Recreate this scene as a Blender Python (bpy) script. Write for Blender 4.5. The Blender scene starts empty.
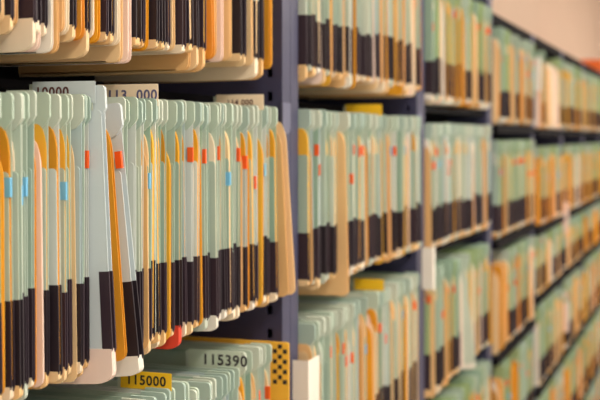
import bpy, math, random
from mathutils import Matrix, Vector

scene = bpy.context.scene
col = scene.collection
rnd = random.Random(11)

# ------------------------------------------------------------------ camera
F_PX, VPX, HOR = 1196.0, 715.0, 136.0        # focal length, vanishing point of the rack, horizon (600 x 400 frame)
TH = math.atan2(VPX - 300.0, F_PX)
CT, ST = math.cos(TH), math.sin(TH)
D = 0.704                                     # aisle distance from the lens to the file fronts
ZC = 1.90                                     # lens height
cam_d = bpy.data.cameras.new('camera')
cam = bpy.data.objects.new('camera', cam_d)
col.objects.link(cam)
cam.location = (0, 0, ZC)
cam.rotation_euler = (math.pi / 2, 0, TH - math.pi / 2)
cam_d.sensor_width = 36.0
cam_d.lens = F_PX / 600.0 * 36.0
cam_d.shift_y = -(200.0 - HOR) / 600.0
cam_d.clip_start = 0.05
cam_d.dof.use_dof = True
cam_d.dof.focus_distance = 1.52
cam_d.dof.aperture_fstop = 5.4
scene.camera = cam

# ------------------------------------------------------------------ world, exposure
w = bpy.data.worlds.new('world')
scene.world = w
w.use_nodes = True
bg = w.node_tree.nodes['Background']
bg.inputs[0].default_value = (1.0, 0.92, 0.82, 1)
bg.inputs[1].default_value = 0.5
vs = scene.view_settings
vs.view_transform = 'Standard'
vs.look = 'None'
vs.gamma = 1.0
vs.use_curve_mapping = False
vs.exposure = 0.68


def t_of(px):
    """distance along the rack of a point on the file-front plane seen at column px"""
    z = F_PX * D / (CT * (VPX - px))
    return (z - D * ST) / CT


def t_at(px, prot):
    """the same for a point standing prot behind (or, negative, in front of) that plane"""
    z = F_PX * (D + prot) / (CT * (VPX - px))
    return (z - (D + prot) * ST) / CT


def px_of(t, y=D):
    zz = t * CT + y * ST
    xx = t * ST - y * CT
    return 300 + F_PX * xx / zz


# ------------------------------------------------------------------ materials
def lin(c):
    return tuple(((v / 255.0) / 12.92 if v / 255.0 <= 0.04045 else ((v / 255.0 + 0.055) / 1.055) ** 2.4) for v in c)


MATS = {}


def mat(name, rgb, rough=0.75, var=0.10, scale=30.0, stretch=(1, 1, 1), metal=0.0, bump=0.0, trans=0.0):
    m = bpy.data.materials.new(name)
    m.use_nodes = True
    nt = m.node_tree
    b = nt.nodes['Principled BSDF']
    b.inputs['Roughness'].default_value = rough
    b.inputs['Metallic'].default_value = metal
    tc = nt.nodes.new('ShaderNodeTexCoord')
    mp = nt.nodes.new('ShaderNodeMapping')
    mp.inputs['Scale'].default_value = stretch
    nz = nt.nodes.new('ShaderNodeTexNoise')
    nz.inputs['Scale'].default_value = scale
    nz.inputs['Detail'].default_value = 4
    rp = nt.nodes.new('ShaderNodeValToRGB')
    c = lin(rgb)
    rp.color_ramp.elements[0].position = 0.3
    rp.color_ramp.elements[1].position = 0.7
    rp.color_ramp.elements[0].color = tuple(max(0, v * (1 - var)) for v in c) + (1,)
    rp.color_ramp.elements[1].color = tuple(min(1, v * (1 + var)) for v in c) + (1,)
    nt.links.new(tc.outputs['Object'], mp.inputs['Vector'])
    nt.links.new(mp.outputs['Vector'], nz.inputs['Vector'])
    nt.links.new(nz.outputs['Fac'], rp.inputs['Fac'])
    nt.links.new(rp.outputs['Color'], b.inputs['Base Color'])
    if bump:
        bp = nt.nodes.new('ShaderNodeBump')
        bp.inputs['Strength'].default_value = bump
        bp.inputs['Distance'].default_value = 0.001
        nt.links.new(nz.outputs['Fac'], bp.inputs['Height'])
        nt.links.new(bp.outputs['Normal'], b.inputs['Normal'])
    MATS[name] = m
    return m


PAPER = dict(rough=0.7, var=0.09, scale=9.0, stretch=(1, 1, 0.35), bump=0.15)
for i, c in enumerate([(184, 201, 187), (168, 190, 175), (200, 210, 196), (180, 199, 201), (152, 181, 162), (208, 215, 210), (158, 182, 132)]):
    mat('mint_card_%d' % i, c, **PAPER)
for i, c in enumerate([(186, 204, 188), (172, 194, 184), (200, 210, 196)]):
    mat('tab_card_%d' % i, c, **PAPER)
for i, c in enumerate([(42, 29, 40), (36, 25, 34), (52, 36, 47)]):
    mat('dark_tape_%d' % i, c, rough=0.55, var=0.12, scale=14, stretch=(1, 1, 0.2))
for i, c in enumerate([(232, 164, 30), (240, 182, 54), (216, 148, 28), (232, 156, 50)]):
    mat('ochre_card_%d' % i, c, **PAPER)
for i, c in enumerate([(238, 196, 138), (240, 206, 156), (232, 184, 122)]):
    mat('manila_card_%d' % i, c, **PAPER)
for i, c in enumerate([(246, 228, 200), (246, 220, 206), (240, 234, 222)]):
    mat('paper_%d' % i, c, **PAPER)
mat('pale_card', (206, 218, 222), **PAPER)
mat('orange_flag', (244, 96, 24), rough=0.6, var=0.05)
mat('blue_flag', (118, 190, 230), rough=0.6, var=0.05)
mat('red_card', (226, 70, 44), rough=0.7, var=0.08, scale=12)
mat('yellow_label', (246, 196, 30), rough=0.5, var=0.05)
mat('cream_label', (248, 226, 196), rough=0.6, var=0.04)
mat('green_label', (204, 216, 196), rough=0.6, var=0.04)
mat('ink_black', (34, 28, 34), rough=0.6, var=0.05)
mat('ink_blue', (92, 90, 130), rough=0.6, var=0.05)
mat('ink_brown', (92, 52, 48), rough=0.6, var=0.05)
mat('steel_blue', (62, 62, 92), rough=0.42, var=0.10, scale=18, metal=0.15, bump=0.05)
mat('steel_light', (104, 106, 132), rough=0.4, var=0.06, scale=18, metal=0.15)
mat('steel_dark', (50, 48, 62), rough=0.5, var=0.10, scale=18, metal=0.15)
mat('wall_paint', (198, 170, 150), rough=0.9, var=0.02, scale=3, bump=0.05)
mat('floor_vinyl', (150, 132, 116), rough=0.4, var=0.08, scale=5)
mat('ceiling_paint', (235, 225, 212), rough=0.9, var=0.02)
mat('steel_black', (17, 15, 19), rough=0.9, var=0.1, scale=18)
MATS['steel_black'].node_tree.nodes['Principled BSDF'].inputs['Specular IOR Level'].default_value = 0.1
mat('white_metal', (232, 230, 226), rough=0.4, var=0.02)
mat('orange_box', (240, 112, 40), rough=0.6, var=0.06)
em = bpy.data.materials.new('added_lamp_diffuser')  # glow of the added, unseen lamps over the aisle
em.use_nodes = True
eb = em.node_tree.nodes['Principled BSDF']
eb.inputs['Base Color'].default_value = (0.9, 0.9, 0.88, 1)
eb.inputs['Emission Color'].default_value = (1.0, 0.90, 0.76, 1)
eb.inputs['Emission Strength'].default_value = 41.0
MATS['added_lamp_diffuser'] = em


# ------------------------------------------------------------------ mesh helpers (a shape = (verts, faces))
def slab(outline, x0, x1):
    n = len(outline)
    v = [(x0, y, z) for y, z in outline] + [(x1, y, z) for y, z in outline]
    f = [tuple(range(n)), tuple(range(2 * n - 1, n - 1, -1))]
    f += [(i, i + n, (i + 1) % n + n, (i + 1) % n) for i in range(n)]
    return v, f


def box(x0, x1, y0, y1, z0, z1):
    return slab([(y0, z0), (y0, z1), (y1, z1), (y1, z0)], x0, x1)


def join(*shapes):
    V, Fc = [], []
    for v, f in shapes:
        o = len(V)
        V += v
        Fc += [tuple(i + o for i in q) for q in f]
    return V, Fc


def mesh_of(name, shape):
    me = bpy.data.meshes.new(name)
    me.from_pydata(shape[0], [], shape[1])
    me.update()
    import bmesh
    bm = bmesh.new()
    bm.from_mesh(me)
    bmesh.ops.recalc_face_normals(bm, faces=bm.faces)
    bm.to_mesh(me)
    bm.free()
    me.materials.append(None)
    return me


def obj(name, me, material, parent=None, loc=None):
    if isinstance(me, tuple):
        me = mesh_of(name, me)
    o = bpy.data.objects.new(name, me)
    col.objects.link(o)
    o.material_slots[0].link = 'OBJECT'
    o.material_slots[0].material = MATS[material]
    if parent:
        o.parent = parent
    if loc:
        o.location = loc
    return o


def empty(name, loc):
    o = bpy.data.objects.new(name, None)
    o.empty_display_size = 0.05
    col.objects.link(o)
    o.location = loc
    return o


def tag(o, label=None, cat=None, group=None, kind=None):
    if label:
        o['label'] = label
    if cat:
        o['category'] = cat
    if group:
        o['group'] = group
    if kind:
        o['kind'] = kind
    return o


def earc(cy, cz, ry, rz, a0, a1, n=5):
    return [(cy + ry * math.cos(math.radians(a0 + (a1 - a0) * i / n)), cz + rz * math.sin(math.radians(a0 + (a1 - a0) * i / n))) for i in range(n + 1)]


def arc(cy, cz, r, a0, a1, n=4):
    return [(cy + r * math.cos(math.radians(a0 + (a1 - a0) * i / n)), cz + r * math.sin(math.radians(a0 + (a1 - a0) * i / n))) for i in range(n + 1)]


# ------------------------------------------------------------------ setting
RACK_DEPTH = 0.36
YW = D + 0.46
X0, X1, YR, HC = -2.5, 17.0, -1.9, 3.9


def struct(name, shape, m):
    return tag(obj(name, shape, m), kind='structure')


struct('floor', box(X0, X1, YR, YW, -0.08, 0.0), 'floor_vinyl')
struct('wall_left', box(X0, X1, YW, YW + 0.1, 0.0, HC), 'wall_paint')
struct('wall_back', box(X1, X1 + 0.1, YR, YW + 0.1, 0.0, HC), 'wall_paint')
struct('ceiling', box(X0, X1 + 0.1, YR, YW + 0.1, HC, HC + 0.08), 'ceiling_paint')
for i in range(6):  # unseen lamps, added to light the file fronts from the aisle side
    x = -0.6 + i * 2.6
    e = empty('added_ceiling_light', (x, -1.25, HC))
    tag(e, 'added unseen ceiling light above the aisle, %s from the camera end' % ['first', 'second', 'third', 'fourth', 'fifth', 'sixth'][i], 'ceiling light', 'added ceiling lights above the aisle')
    obj('housing', box(-0.75, 0.75, -0.16, 0.16, -0.05, 0.0), 'white_metal', e)
    obj('diffuser', box(-0.72, 0.72, -0.13, 0.13, -0.062, -0.0505), 'added_lamp_diffuser', e)

# ------------------------------------------------------------------ racks
POST_W = 0.085
HT = 0.327                       # height of a hanging file
POSTS = [0.93] + [2.0275 + 1.01 * k for k in range(8)]
DROW = 0.396
ROWS = {}                        # (bay, row) -> bottom height of the files
for b in (1, 2):
    for r in range(1, 5):
        ROWS[b, r] = ZC + 0.118 - DROW * (r - 1)
for r in range(1, 6):
    ROWS[3, r] = ZC + 0.100 - 0.392 * (r - 1)
for r in range(1, 7):
    ROWS[4, r] = ZC + 0.055 - 0.398 * (r - 1)
for b in (5, 6, 7, 8):
    for r, z in enumerate((0.045, -0.375, -0.665, -1.062, -1.46, -1.852), 1):
        ROWS[b, r] = ZC + z
ROWTOP = {}
for k, z in ROWS.items():
    ROWTOP[k] = 0.236 if (k[0] >= 5 and k[1] == 3) else HT
ROWS5SHORT = 0.236


def upright(parent, x, ztop, bracket=False):
    e = empty('upright', (0, 0, 0))
    e.parent = parent
    yf = D + 0.022
    x0, x1 = x - POST_W / 2, x + POST_W / 2
    # side panels with real slots near the front
    for xs in (x0, x1 - 0.002):
        V, Fc = [], []
        ys = [yf, yf + 0.014, yf + 0.024, yf + 0.05, yf + RACK_DEPTH - 0.03]
        pitch, hole = 0.042, 0.016
        zs = [0.0]
        z = 0.03
        while z + hole < ztop - 0.01:
            zs += [z, z + hole]
            z += pitch
        zs.append(ztop)
        for xx in (xs, xs + 0.002):
            for yy in ys:
                for zz in zs:
                    V.append((xx, yy, zz))
        ny, nz = len(ys), len(zs)
        idx = lambda a, i, j: a * ny * nz + i * nz + j
        for a in (0, 1):
            for i in range(ny - 1):
                for j in range(nz - 1):
                    if i == 1 and j % 2 == 1:
                        continue
                    Fc.append((idx(a, i, j), idx(a, i + 1, j), idx(a, i + 1, j + 1), idx(a, i, j + 1)))
        for j in range(1, nz - 1, 2):
            for (i0, j0, i1, j1) in ((1, j, 2, j), (2, j, 2, j + 1), (2, j + 1, 1, j + 1), (1, j + 1, 1, j)):
                Fc.append((idx(0, i0, j0), idx(0, i1, j1), idx(1, i1, j1), idx(1, i0, j0)))
        obj('side_panel', (V, Fc), 'steel_blue', e)
    r = 0.004
    for xa, xb in ((x0, x - 0.001), (x + 0.001, x1)):
        v, f = slab([(yf - 0.004 + dy, z) for dy, z in ((0, 0), (0, ztop), (0.004, ztop), (0.004, 0))], xa, xb)
        obj('front_flange', (v, f), 'steel_blue', e)
    if bracket:
        for zz in bracket:
            xr, xl, zt = x0 + 0.034, x0 - 0.006, zz + 0.055
            prof = [(xl, zt), (xl, zz)] + [(xr - 0.012 + 0.012 * math.sin(math.radians(q)), zz + 0.012 - 0.012 * math.cos(math.radians(q))) for q in (0, 30, 60, 90)] + [(xr, zt)]
            m_ = len(prof)
            v = [(px_, yf - 0.0075, pz_) for px_, pz_ in prof] + [(px_, yf - 0.0045, pz_) for px_, pz_ in prof]
            f = [tuple(range(m_)), tuple(range(2 * m_ - 1, m_ - 1, -1))] + [(i, (i + 1) % m_, (i + 1) % m_ + m_, i + m_) for i in range(m_)]
            obj('bracket', (v, f), 'steel_light', e)
    return e


def rack(name, posts, bays, ztop, label, brackets):
    root = empty(name, (0, 0, 0))
    tag(root, label, 'rack', 'filing racks along the wall')
    for x in posts:
        upright(root, x, ztop, brackets.get(x))
    for b in bays:
        xa, xb = POSTS[b - 1] + POST_W / 2, POSTS[b] - POST_W / 2
        obj('back_panel', box(xa, xb, D + RACK_DEPTH - 0.012, D + RACK_DEPTH - 0.01, 0.0, ztop), 'steel_black', root)
        obj('top_panel', box(xa, xb, D + 0.02, D + RACK_DEPTH - 0.013, ztop - 0.035, ztop), 'steel_black', root)
        for (bb, r), z in ROWS.items():
            if bb == b:
                zz = z + ROWTOP[bb, r]
                for yy in (0.15, 0.27):
                    obj('hanging_rail', box(xa, xb, D + yy, D + yy + 0.022, zz + 0.012, zz + 0.024), 'steel_black', root)
    return root


RACK_A = rack('filing_rack', POSTS[:4], (1, 2, 3), ZC + 0.56, 'tall blue-grey steel filing rack nearest the camera, running out of the top edge',
              {POSTS[1]: [ROWS[1, 2] + HT - 0.045], POSTS[2]: [ROWS[2, 2] + HT - 0.045]})
RACK_B = rack('filing_rack', POSTS[4:], (5, 6, 7, 8), ZC + 0.425, 'lower dark steel filing rack far behind, its top meeting the peach wall', {})
# bay 4 hangs between the last tall upright and the lower rack
xa, xb = POSTS[3] + POST_W / 2, POSTS[4] - POST_W / 2
obj('back_panel', box(xa, xb, D + RACK_DEPTH - 0.012, D + RACK_DEPTH - 0.01, 0.0, ZC + 0.425), 'steel_black', RACK_B)
obj('top_panel', box(xa, xb, D + 0.02, D + RACK_DEPTH - 0.013, ZC + 0.39, ZC + 0.425), 'steel_black', RACK_B)
for (bb, r), z in ROWS.items():
    if bb == 4:
        for yy in (0.15, 0.27):
            obj('hanging_rail', box(xa, xb, D + yy, D + yy + 0.022, z + HT + 0.012, z + HT + 0.024), 'steel_black', RACK_B)

# thin dark shelves under the rows of the far bays
for (bb, r), z in ROWS.items():
    if bb >= 3:
        xa, xb = POSTS[bb - 1] + POST_W / 2, POSTS[bb] - POST_W / 2
        y0 = D + (0.03 if bb == 3 else -0.002)
        obj('shelf', box(xa, xb, y0, D + RACK_DEPTH - 0.013, z - (0.034 if bb == 3 else 0.046), z - 0.020), 'steel_black', RACK_A if bb == 3 else RACK_B)

# ------------------------------------------------------------------ the files
DEPTH = 0.30


def leaf(ztop, yf, r, zb=0.006, y1=DEPTH):
    return arc(yf + 0.006, zb + 0.006, 0.006, 270, 180, 2) + arc(yf + r, ztop - r, r, 180, 90, 4) + [(y1, ztop), (y1, zb)]


def rocker(yf, drop, ztop=0.012, y1=DEPTH):
    r = 0.005 + 0.32 * drop
    return [(yf + 0.001, ztop), (y1, ztop), (y1, -drop), (0.16, -drop - 0.002)] + [(y, z) for y, z in arc(yf + 0.001 + r * 1.6, -drop + r, r, 270, 180, 5)][:1] + \
        [(yf + 0.001 + r * 1.6 * (1 - math.sin(math.radians(a))), -drop + r * (1 - math.cos(math.radians(a)))) for a in (18, 36, 54, 72, 88)]


CACHE = {}


def file_shapes(th, hl, inner, drop, band, ht=HT, bd=0.022):
    """parts of a hanging file: local x thickness, y depth (front at 0), z up from the bottom"""
    key = ('file', th, hl, inner, drop, band, ht, bd)
    if key in CACHE:
        return CACHE[key]
    yf = 0.005
    h = th / 2
    P = {}
    P['cover'] = join(slab(leaf(ht - 0.004, yf, 0.012), h - 0.0011, h), slab(leaf(ht - hl, yf + 0.001, 0.005), -h, -h + 0.0011))
    z0 = ht - 0.043
    tabo = [(yf + 0.034, z0), (yf + 0.016, z0 + 0.000), (yf + 0.007, z0 + 0.003), (yf + 0.001, z0 + 0.009), (yf - 0.003, z0 + 0.015)] + \
        arc(yf - 0.003 + 0.006, ht - 0.006, 0.006, 180, 90, 3) + [(yf + 0.034, ht)]
    P['tab'] = slab(tabo, h - min(0.0045, th * 0.6), h + 0.0006)
    if inner is not None:
        iy, itop = inner
        P['inner_folder'] = slab(arc(iy + 0.006, 0.02, 0.006, 270, 180, 1) + earc(iy + 0.012, ht - itop - 0.034, 0.012, 0.034, 180, 90) + [(DEPTH - 0.01, ht - itop), (DEPTH - 0.01, 0.014)],
                                 -h + 0.0015, h - 0.0015)
    if band:
        bo = arc(yf + 0.0055, 0.0115, 0.0065, 270, 180, 2) + [(yf - 0.0008, band), (yf + bd, band), (yf + bd, 0.005)]
        P['dark_band'] = join(slab(bo, h - 0.0018, h + 0.0005), slab([(y + 0.001, z) for y, z in bo], -h - 0.0005, -h + 0.0018))
    P['bottom_gusset'] = slab(rocker(yf, drop), -h - 0.0009, h + 0.0009)
    P['flag'] = None
    CACHE[key] = P
    return P


def folder_shapes(th, ht, drop, n):
    """parts of a loose card folder full of sheets"""
    key = ('folder', th, ht, drop, n)
    if key in CACHE:
        return CACHE[key]
    h = th / 2
    P = {}

    def o(yf, top, low):
        return [(yf + 0.011, low), (yf + 0.005, low + 0.0015), (yf + 0.0015, low + 0.005)] + [(yf, low + 0.010)] + earc(yf + 0.012, top - 0.032, 0.012, 0.032, 180, 90) + [(DEPTH - 0.02, top), (DEPTH - 0.02, low)]
    P['cover'] = join(slab(o(0.0, ht, -drop), -h, -h + 0.0010), slab(o(0.002, ht - 0.004, -drop), h - 0.0010, h), slab([(DEPTH - 0.025, -drop), (0.02, -drop), (0.02, -drop + 0.0015), (DEPTH - 0.025, -drop + 0.0015)], -h, h))
    sh = []
    for i in range(n):
        xa = -h + 0.0013 + (th - 0.0026) * i / n
        xb = xa + (th - 0.0026) / n * 0.82
        yy = 0.003 + 0.006 * ((i * 7 + 3) % 5) / 5
        sh.append(slab(o(yy, ht - 0.008 - 0.006 * ((i * 3) % 4) / 4, -drop + 0.003 + 0.004 * ((i * 5) % 3) / 3), xa, xb))
    P['sheet_bundle'] = join(*sh)
    CACHE[key] = P
    return P


MESHES = {}


def shared_mesh(name, shape):
    k = id(shape)
    if k not in MESHES:
        MESHES[k] = (mesh_of(name, shape), shape)
    return MESHES[k][0]


FLAG_SHAPES = {}
PLACED = []                       # individuals, for the labels
STUFF = {'file': ([], [], []), 'folder': ([], [], [])}
STUFF_MATS = sorted(MATS)


def pose(x, prot, z, swing, yaw, ht):
    """hang the item from its top: swing < 0 lets the bottom come out into the aisle"""
    R = Matrix.Rotation(yaw, 4, 'Z') @ Matrix.Rotation(swing, 4, 'X')
    piv = Vector((0, 0.05, ht))
    return Matrix.Translation(Vector((x, D + prot, z)) + piv) @ R @ Matrix.Translation(-piv)


def add_stuff(kind, M, shape, material):
    V, Fc, Mi = STUFF[kind]
    o = len(V)
    V += [tuple(M @ Vector(v)) for v in shape[0]]
    for f in shape[1]:
        Fc.append(tuple(i + o for i in f))
        Mi.append(STUFF_MATS.index(material))


def put_file(bay, row, x, individual=True, th=0.008, hl=0.085, inner=None, inner_mat=None, drop=0.0, band=0.104, prot=0.0, swing=0.0, yaw=0.0,
             mint=None, flag=None, flag_z=None, dz=0.0, ht=None, gusset=None, look=None, bd=0.022):
    ht = ht or ROWTOP[bay, row]
    S = file_shapes(th, hl, inner, drop, band, ht, bd)
    z = ROWS[bay, row] + dz
    M = pose(x, prot, z, swing, yaw, ht)
    mint = mint or 'mint_card_%d' % rnd.choice((0, 0, 1, 1, 2, 3, 4, 5))
    pm = {'cover': mint, 'tab': 'tab_card_%d' % rnd.randrange(3), 'inner_folder': inner_mat or 'ochre_card_%d' % rnd.randrange(3),
          'dark_band': 'dark_tape_%d' % rnd.randrange(3), 'bottom_gusset': gusset or rnd.choice(('manila_card_1', 'paper_0', 'manila_card_0', 'paper_2', 'tab_card_2'))}
    if not individual and bay >= 3:
        pm['cover'] = 'mint_card_%d' % rnd.choice((1, 4, 6, 6, 0))
        pm['tab'] = pm['cover']
    if mint == 'pale_card':
        pm['tab'] = 'pale_card'
    fs = None
    if flag:
        k = (th, flag_z)
        if k not in FLAG_SHAPES:
            FLAG_SHAPES[k] = box(-th / 2 - 0.0008, min(th / 2 - 0.0012, -th / 2 + 0.0036), 0.0035, 0.012, flag_z, flag_z + 0.021)
        fs = FLAG_SHAPES[k]
    if not individual:
        for n, s in S.items():
            if s:
                add_stuff('file', M, s, pm[n])
        if flag:
            add_stuff('file', M, fs, flag)
        return
    e = empty('hanging_file', (0, 0, 0))
    e.matrix_world = M
    for n, s in S.items():
        if s:
            obj(n, shared_mesh(n, s), pm[n], e)
    if flag:
        obj('index_flag', shared_mesh('index_flag', fs), flag, e)
    PLACED.append(dict(o=e, kind='file', bay=bay, row=row, x=x, flag=flag, inner=bool(inner) and (inner_mat or 'ochre')[:5], look=look))
    return e


def put_folder(bay, row, x, colour, individual=True, th=0.010, ht=0.275, drop=0.0, n=3, prot=-0.004, swing=0.0, yaw=0.0, sheets=None, look=None, dz=0.0):
    if ROWTOP[bay, row] < HT:
        ht = ht - (HT - ROWTOP[bay, row])
    S = folder_shapes(th, ht, drop, n)
    M = pose(x, prot, ROWS[bay, row] + dz, swing, yaw, ht)
    base = {'ochre': 'ochre_card_%d' % rnd.randrange(4), 'manila': 'manila_card_%d' % rnd.randrange(3), 'cream': 'paper_%d' % rnd.randrange(3)}[colour]
    sm = sheets or {'ochre': rnd.choice(('ochre_card_1', 'manila_card_0', 'ochre_card_0')), 'manila': rnd.choice(('manila_card_1', 'paper_0')), 'cream': 'paper_%d' % rnd.randrange(3)}[colour]
    pm = {'cover': base, 'sheet_bundle': sm}
    if not individual:
        for k, s in S.items():
            add_stuff('folder', M, s, pm[k])
        return
    e = empty({'ochre': 'ochre_folder', 'manila': 'manila_folder', 'cream': 'paper_folder'}[colour], (0, 0, 0))
    e.matrix_world = M
    for k, s in S.items():
        obj(k, shared_mesh(k, s), pm[k], e)
    PLACED.append(dict(o=e, kind=colour, bay=bay, row=row, x=x, flag=None, inner=False, look=look))
    return e


FONT_CACHE = {}


def text_mesh(s, size):
    if (s, size) in FONT_CACHE:
        return FONT_CACHE[s, size]
    cu = bpy.data.curves.new('lettering', 'FONT')
    cu.body = s
    cu.size = size
    cu.extrude = 0.0002
    cu.offset = size * 0.022
    cu.align_x = 'CENTER'
    cu.align_y = 'CENTER'
    cu.space_character = 1.12
    tmp = bpy.data.objects.new('lettering', cu)
    me = bpy.data.meshes.new_from_object(tmp)
    bpy.data.objects.remove(tmp)
    me.name = 'lettering'
    FONT_CACHE[s, size] = me
    return me


def put_card(bay, row, x, text, lab_mat, ink, label, y0=0.0, width=0.085, above=0.022, lab_h=0.026, size=0.017, prot=0.0, tilt=0.0, body='mint_card_2', tdx=0.0):
    """a guide card standing between the files, its number strip showing above their tops"""
    ht = ROWTOP[bay, row]
    e = empty('guide_card', (x, D + prot, ROWS[bay, row]))
    e.rotation_euler = (tilt, 0, 0)
    top = ht + above
    obj('card', slab(leaf(top - 0.003, y0 + 0.004, 0.004, zb=0.01, y1=y0 + width + 0.005), -0.0006, 0.0006), body, e)
    s = obj('number_strip', slab([(y0, top - lab_h), (y0, top - 0.001), (y0 + 0.001, top), (y0 + width, top), (y0 + width, top - lab_h)], -0.0014, -0.0007), lab_mat, e)
    if text:
        t = bpy.data.objects.new('lettering', text_mesh(text, size))
        col.objects.link(t)
        t.data.materials.clear()
        t.data.materials.append(MATS[ink])
        t.parent = s
        # text x axis -> -y, text y axis -> +z, normal -> -x
        t.matrix_local = Matrix.Translation((-0.0016, y0 + width / 2 + tdx, top - lab_h / 2 - 0.0005)) @ Matrix(((0, 0, -1, 0), (-1, 0, 0, 0), (0, 1, 0, 0), (0, 0, 0, 1)))
    tag(e, label, 'card', 'number cards standing above the files')
    return e


R = rnd.uniform
INNERS = [(0.007, 0.038), (0.010, 0.040), (0.006, 0.036)]
TW = math.radians


def rand_file(bay, row, x, pitch, individual, p_inner=0.5, drop_max=0.012, flag=None, flag_z=None, **kw):
    th = rnd.choice([q for q in (0.004, 0.006, 0.008, 0.010, 0.013) if q < pitch - 0.0035] or [0.004])
    inner = None
    im = None
    if th >= 0.006:
        inner = (rnd.choice((0.007, 0.007, 0.012, 0.018)), 0.041)
        im = rnd.choice(('paper_0', 'mint_card_2', 'manila_card_1', 'paper_2'))
        if rnd.random() < p_inner:
            inner = rnd.choice(INNERS)
            im = rnd.choice(('ochre_card_0', 'ochre_card_1', 'ochre_card_2', 'manila_card_0'))
    a = dict(th=th, hl=0.085, inner=inner, inner_mat=im, drop=rnd.choice((0, 0, 0.004, 0.008, drop_max)), band=rnd.choice((0.098, 0.104, 0.104, 0.110)), prot=R(-0.005, 0.004), dz=R(-0.003, 0.002), swing=TW(R(-0.9, 0.4)), yaw=TW(R(-0.3, 0.3)),
             flag=flag, flag_z=flag_z)
    a.update(kw)
    return put_file(bay, row, x, individual, **a)


# ---- bay 1, middle row: read off the photograph from left to right (columns of the front edges)
F, O, Mn, Cr = 'file', 'ochre', 'manila', 'cream'
ROW2 = [(-26, F), (-20, F), (-13, O), (-8, F), (-2.5, Mn), (3, F), (10, O), (17, F), (22, F), (27, F), (31, F), (35, F), (43, O), (48, Cr), (52, F), (58, F), (65, O), (70, F), (76, F),
        (79.5, Mn), (82, F), (84.7, F), (87.4, F), (90.3, F)]
FLAGS2 = {17: ('blue_flag', 0.215), 27: ('blue_flag', 0.205), 31: ('blue_flag', 0.213), 70: ('blue_flag', 0.205), 90.3: ('orange_flag', 0.24)}
WINDOWS = {17, 52, 58, 70, 76, 128, 139.5, 146.5, 161, 168.5, 189, 199, 223.5, 254, 261, 271.5}


def run_row(bay, row, seq, flags, drop_max=0.012, p_inner=0.55, gusset=None):
    for i, (px, k) in enumerate(seq):
        x = t_of(px)
        nxt = t_of(seq[i + 1][0]) if i + 1 < len(seq) else x + 0.012
        prv = t_of(seq[i - 1][0]) if i else x - 0.012
        pitch = min(nxt - x, x - prv)
        ind = px > -3
        extra = {'gusset': rnd.choice(gusset)} if gusset else {}
        if row == 2 and px in WINDOWS:
            extra.update(inner=(0.006, 0.036), inner_mat='ochre_card_%d' % rnd.randrange(3))
        if k == F:
            fl = flags.get(px, (None, None))
            rand_file(bay, row, x, pitch, ind, p_inner, drop_max, fl[0], fl[1], **extra)
        else:
            th = max(0.004, min(0.014, pitch * 0.72))
            put_folder(bay, row, x, k, ind, th=round(th, 3), ht=rnd.choice((0.262, 0.275, 0.285)), drop=rnd.choice((0.0, 0.004, 0.004 if k == O else drop_max)), n=3 if th > 0.007 else 2,
                       prot=R(0.001, 0.004) if row == 2 and px > 120 else R(0.006, 0.011), swing=TW(R(-0.9, 0.3)))


run_row(1, 2, ROW2, FLAGS2)
# the pale file standing out, the swung ochre folder and the second pale file
put_file(1, 2, t_at(106, -0.016), th=0.008, hl=0.03, inner=None, mint='pale_card', prot=-0.016, swing=TW(-2.9), dz=0.010, drop=0.03, bd=0.0125, gusset='paper_1', band=0.104,
         look='pale blue-white hanging file pulled out, its broad face showing')
put_folder(1, 2, t_at(110.5, -0.006), 'ochre', th=0.010, ht=0.290, prot=-0.006, swing=TW(-4.6), look='ochre folder swung out at the bottom across the pale blue-white file')
put_file(1, 2, t_at(121, -0.004), th=0.012, hl=0.085, mint='pale_card', prot=-0.004, swing=TW(-6.0), dz=-0.012, drop=0.012, bd=0.03, flag='orange_flag', flag_z=0.245, gusset='paper_2',
         look='pale hanging file with orange flag swung out right of the tilted ochre folder')
ROW2B = [(128, F), (132, F), (136, F), (139.5, F), (143, F), (146.5, F), (149.5, Mn), (153, F), (157, F), (161, F), (164.5, F), (168.5, F), (173, O), (177, F), (189, F), (192.5, F), (196, Cr), (199, F),
         (202.5, O), (206, F), (209.5, F), (213, F), (216.5, F), (220, F), (223.5, F), (227, F), (230.5, F), (234, F), (237.5, F), (241, F), (244, Mn), (247, F), (250.5, O), (254, F), (257.5, F), (261, F),
         (264.5, O), (268, F), (271.5, F), (275, F)]
FLAGS2B = {128: ('orange_flag', 0.235), 153: ('blue_flag', 0.21), 192.5: ('orange_flag', 0.24), 209.5: ('orange_flag', 0.24), 220: ('orange_flag', 0.24), 230.5: ('blue_flag', 0.2), 241: ('orange_flag', 0.238),
           247: ('orange_flag', 0.228), 257.5: ('orange_flag', 0.19), 268: ('blue_flag', 0.21)}
run_row(1, 2, ROW2B, FLAGS2B)
put_folder(1, 2, t_at(281.5, 0.0), 'manila', th=0.010, ht=0.285, prot=0.0, swing=TW(-3.0), look='manila folder swung out beside the nearest blue-grey upright, middle row')
put_folder(1, 2, t_at(285.5, 0.0), 'manila', th=0.010, ht=0.300, prot=0.0, swing=TW(-3.8), sheets='ochre_card_1', look='last manila folder leaning over the nearest blue-grey upright, middle row')
# red-edged pocket hanging low under the row
put_file(1, 2, t_of(184), th=0.008, inner=(0.008, 0.038), inner_mat='ochre_card_0', drop=0.022, prot=0.0, gusset='red_card', look='hanging file with a red lower edge showing below the middle row')

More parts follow.
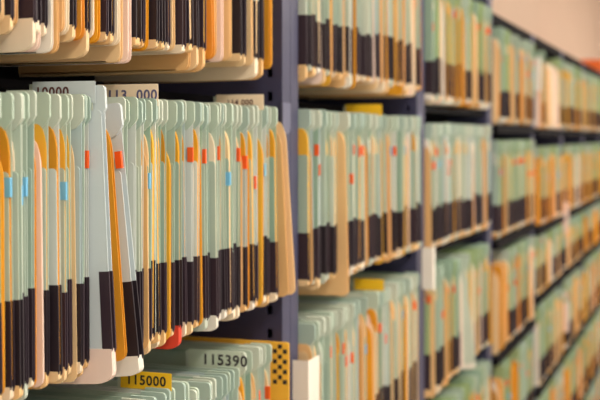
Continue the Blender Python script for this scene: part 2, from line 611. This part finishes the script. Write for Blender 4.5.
# ---- bay 1, top row
ROW1 = [(-26, F), (-20, F), (-15, Mn), (-9, F), (2, F), (8, Mn), (14, F), (20, O), (26, Mn), (32, F), (39, F), (45, Cr), (51, F), (57, Cr), (62, Mn), (67, Mn), (74, Cr), (81, F), (88, O), (95, F), (99, Cr), (105, O),
        (112, F), (117, F), (123, Cr), (129, Mn), (137, Cr), (144, F), (150, F), (155, O), (160, F), (166, F), (173, F), (179, Mn), (185, F), (190, F), (195, Mn), (200, F), (205, F), (211, O),
        (216, O), (221, Mn), (229, Cr), (236, Mn), (243, F), (249, F), (255, Mn), (260, F), (266, F), (273, O), (277, O)]
run_row(1, 1, ROW1, {}, drop_max=0.024, gusset=('manila_card_0', 'manila_card_1', 'manila_card_2', 'paper_0'))


def random_row(bay, row, individual, weights, drop_max=0.012, flags=True, lo=None, hi=None, skip=None, low=None):
    x = (lo if lo is not None else POSTS[bay - 1] + POST_W / 2) + 0.014
    end = (hi if hi is not None else POSTS[bay] - POST_W / 2) - 0.030
    last = None
    while x < end:
        pitch = R(0.0125, 0.0205)
        if skip and skip[0] - 0.012 < x + pitch / 2 < skip[1] + 0.012:
            x = skip[1] + 0.006
            continue
        if bay < 4 or last is None or rnd.random() > 0.66:
            last = rnd.choices((F, O, Mn, Cr), weights)[0]
        k = last
        if k == F:
            fl = (None, None)
            if flags and rnd.random() < 0.28:
                fl = (rnd.choice(('orange_flag', 'orange_flag', 'orange_flag', 'blue_flag')), rnd.choice((0.18, 0.205, 0.235, 0.24)))
            rand_file(bay, row, x + pitch / 2, pitch, individual, 0.5, drop_max, fl[0], fl[1], **({'dz': low[2]} if low and low[0] < x < low[1] else {}))
        else:
            th = rnd.choice((0.006, 0.008, 0.010, 0.012))
            th = min(th, round(pitch - 0.003, 3))
            put_folder(bay, row, x + pitch / 2, k, individual, th=th, ht=rnd.choice((0.262, 0.275, 0.285)), drop=rnd.choice((0, 0.004, drop_max)), n=2,
                       prot=R(0.0, 0.008), swing=TW(R(-1.2, 0.4)))
        x += pitch


random_row(1, 3, False, (84, 8, 4, 4), hi=t_of(110))
random_row(1, 3, True, (88, 4, 4, 4), lo=t_of(116), hi=t_of(276), low=(t_of(190), t_of(240), -0.017))
W2 = (70, 10, 12, 8)
random_row(2, 1, True, (66, 12, 14, 8), 0.02)
random_row(2, 2, True, W2, skip=(t_of(343) - 0.012, t_of(343) + 0.012))
random_row(2, 3, True, (78, 8, 8, 6))
random_row(3, 2, True, (68, 10, 12, 10))
random_row(3, 1, False, (66, 14, 12, 8), 0.012)
random_row(3, 3, False, (74, 10, 10, 6), skip=(t_of(466) - 0.02, t_of(466) + 0.02))
put_file(3, 3, t_of(466), th=0.013, inner=None, mint='mint_card_2', band=0, swing=TW(-6.0), dz=-0.012, drop=0.004, prot=0.0, gusset='paper_2', look='pale green file without a dark band swung out, third bay, bottom row')
random_row(3, 4, False, (50, 30, 14, 6))
for b in (4, 5, 6, 7, 8):
    for (bb, r) in sorted(ROWS):
        if bb == b:
            random_row(b, r, False, {4: (62, 24, 8, 6), 5: (48, 34, 10, 8), 6: (66, 20, 8, 6), 7: (56, 30, 8, 6), 8: (56, 30, 8, 6)}[b])
for b in (1, 2):
    random_row(b, 4, False, W2)
random_row(3, 5, False, W2)

for kind, name, label, cat in (('file', 'hanging_file_rows', 'many blurred mint green files with dark lower bands filling the far bays', 'files'),
                               ('folder', 'ochre_folder_rows', 'many blurred ochre and manila folders between the files of the far bays', 'folders')):
    V, Fc, Mi = STUFF[kind]
    me = bpy.data.meshes.new(name)
    me.from_pydata(V, [], Fc)
    used = sorted(set(Mi))
    for u in used:
        me.materials.append(MATS[STUFF_MATS[u]])
    me.polygons.foreach_set('material_index', [used.index(i) for i in Mi])
    me.update()
    o = bpy.data.objects.new(name, me)
    col.objects.link(o)
    tag(o, label, cat, kind='stuff')

# ------------------------------------------------------------------ number cards
put_card(1, 2, t_of(92.8), '10000', 'pale_card', 'ink_brown', 'pale card reading 10000 behind the file tops left of the pulled-out file', y0=-0.004, width=0.086, above=0.017, prot=0.0, tilt=TW(0), tdx=0.016)
put_card(1, 2, t_of(158.5), '113  000', 'cream_label', 'ink_blue', 'cream card reading 113 000 standing above the middle row', y0=0.0, width=0.092, above=0.021, lab_h=0.03, size=0.019, tdx=-0.007)
put_card(1, 2, t_of(264), '114 000', 'cream_label', 'ink_brown', 'cream number card above the middle row, near the blue-grey upright', y0=0.0, width=0.085, above=0.020, size=0.013)
put_card(1, 3, t_of(172), '115000', 'yellow_label', 'ink_black', 'yellow card reading 115000 in the bottom row', y0=0.0, width=0.078, above=0.021, lab_h=0.024, size=0.0185)
put_card(1, 3, t_of(243), '115390', 'green_label', 'ink_black', 'pale green card reading 115390 in the bottom row', y0=0.004, width=0.09, above=0.006, lab_h=0.030, size=0.0235, tdx=-0.018)
put_card(2, 2, t_of(382), '', 'yellow_label', 'ink_black', 'blank yellow card above the second bay, middle row', y0=0.0, width=0.085, above=0.022)
put_card(2, 3, t_of(384), '', 'yellow_label', 'ink_black', 'blank yellow card above the second bay, bottom row', y0=0.0, width=0.07, above=0.024)

# ------------------------------------------------------------------ single things
# ochre divider with two staggered columns of black checks at the end of the bottom row
dv = empty('checked_divider', (t_at(289, -0.024), D - 0.024, ROWS[1, 3]))
tag(dv, 'ochre divider with black checks at the end of the bottom row', 'divider')
obj('card', slab(leaf(HT - 0.002, 0.0, 0.004), -0.002, 0.002), 'ochre_card_1', dv)
ck = box(-0.0026, -0.0021, -0.0036, 0.0036, -0.0036, 0.0036)
for i in range(4):
    for yy, dz_ in ((0.0065, -0.0155), (0.0155, -0.0075), (0.0245, -0.0155)):
        obj('check_mark', shared_mesh('check_mark', ck), 'ink_black', dv, (0, yy, HT - 0.002 + dz_ - i * 0.0172))
# sagging manila envelope drooping out under the second bay
put_folder(2, 2, t_at(343, 0.0), 'manila', th=0.014, ht=0.285, drop=0.043, prot=-0.004, swing=TW(-1.6), n=3, sheets='ochre_card_1', look='sagging tan envelope drooping out below the second bay, middle row')
# paper labels stuck to the fronts of the uprights
for (k, z0, z1, lb) in ((1, -0.56, -0.405, 'white paper label on the nearest upright, low beside the bottom row'),
                        (2, -0.40, -0.290, 'cream paper label on the second upright below the middle row'),
                        (4, 0.19, 0.33, 'white paper label on a far upright in the top row'),
                        (5, -0.48, -0.33, 'pinkish paper label on a far upright, upper of two'),
                        (5, -0.98, -0.83, 'pinkish paper label on a far upright, lower of two')):
    x = POSTS[k]
    e = empty('paper_label', (x, D - 0.012, ZC + z0))
    tag(e, lb, 'label', 'paper labels on the uprights')
    obj('sheet', slab([(-0.0006, 0), (-0.0006, z1 - z0), (0, z1 - z0), (0, 0)], 0.012, 0.075 if k == 1 else 0.034), 'paper_1' if k == 5 else 'paper_2', e)
    obj('fold', box(0.0112, 0.0118, -0.0006, 0.0296, 0, z1 - z0), 'paper_1' if k == 5 else 'paper_2', e)
# orange box lying on the far rack
ox = t_at(597, 0.1)
e = empty('cardboard_box', (ox, D + 0.08, ZC + 0.425))
tag(e, 'small orange cardboard box on top of the far rack', 'box')
obj('body', box(-0.11, 0.11, -0.03, 0.12, 0, 0.085), 'orange_box', e)
obj('lid', box(-0.115, 0.115, -0.035, 0.125, 0.0855, 0.12), 'orange_box', e)

# ------------------------------------------------------------------ labels
ORD = ('first second third fourth fifth sixth seventh eighth ninth tenth eleventh twelfth thirteenth fourteenth fifteenth sixteenth seventeenth eighteenth nineteenth twentieth '
       'twenty-first twenty-second twenty-third twenty-fourth twenty-fifth twenty-sixth twenty-seventh twenty-eighth twenty-ninth thirtieth').split()
ROWN = {1: 'top row', 2: 'middle row', 3: 'bottom row', 4: 'lowest row'}
BAYN = {1: 'nearest bay', 2: 'second bay', 3: 'third bay'}
NOUN = {'file': 'mint green hanging file', 'ochre': 'ochre folder', 'manila': 'manila tan folder', 'cream': 'cream paper folder'}
CAT = {'file': 'file', 'ochre': 'folder', 'manila': 'folder', 'cream': 'folder'}
from collections import defaultdict
cells = defaultdict(list)
for p in PLACED:
    cells[p['bay'], p['row'], p['kind']].append(p)
for (b, r, k), L in cells.items():
    L.sort(key=lambda p: p['x'])
    grp = '%s in the %s, %s' % ({'file': 'hanging files', 'ochre': 'ochre folders', 'manila': 'manila folders', 'cream': 'cream folders'}[k], BAYN[b], ROWN[r])
    vis = [p for p in L if px_of(p['x']) > -3.5 and not p['look']]
    for p in L:
        f = {'orange_flag': ' with orange flag', 'blue_flag': ' with blue flag', None: ''}[p['flag']]
        if p['look']:
            lab = p['look']
        else:
            i = vis.index(p) if p in vis else 0
            j = len(vis) - 1 - i
            left = {1: 'left picture edge', 2: 'nearest upright', 3: 'second upright'}[b]
            right = {1: 'nearest upright', 2: 'second upright', 3: 'third upright'}[b]
            where = ('%s right of the %s' % (ORD[i], left)) if i <= j else ('%s left of the %s' % (ORD[j], right))
            lab = '%s%s, %s, %s' % (NOUN[k], f, where, ROWN[r])
        tag(p['o'], lab, CAT[k], grp)
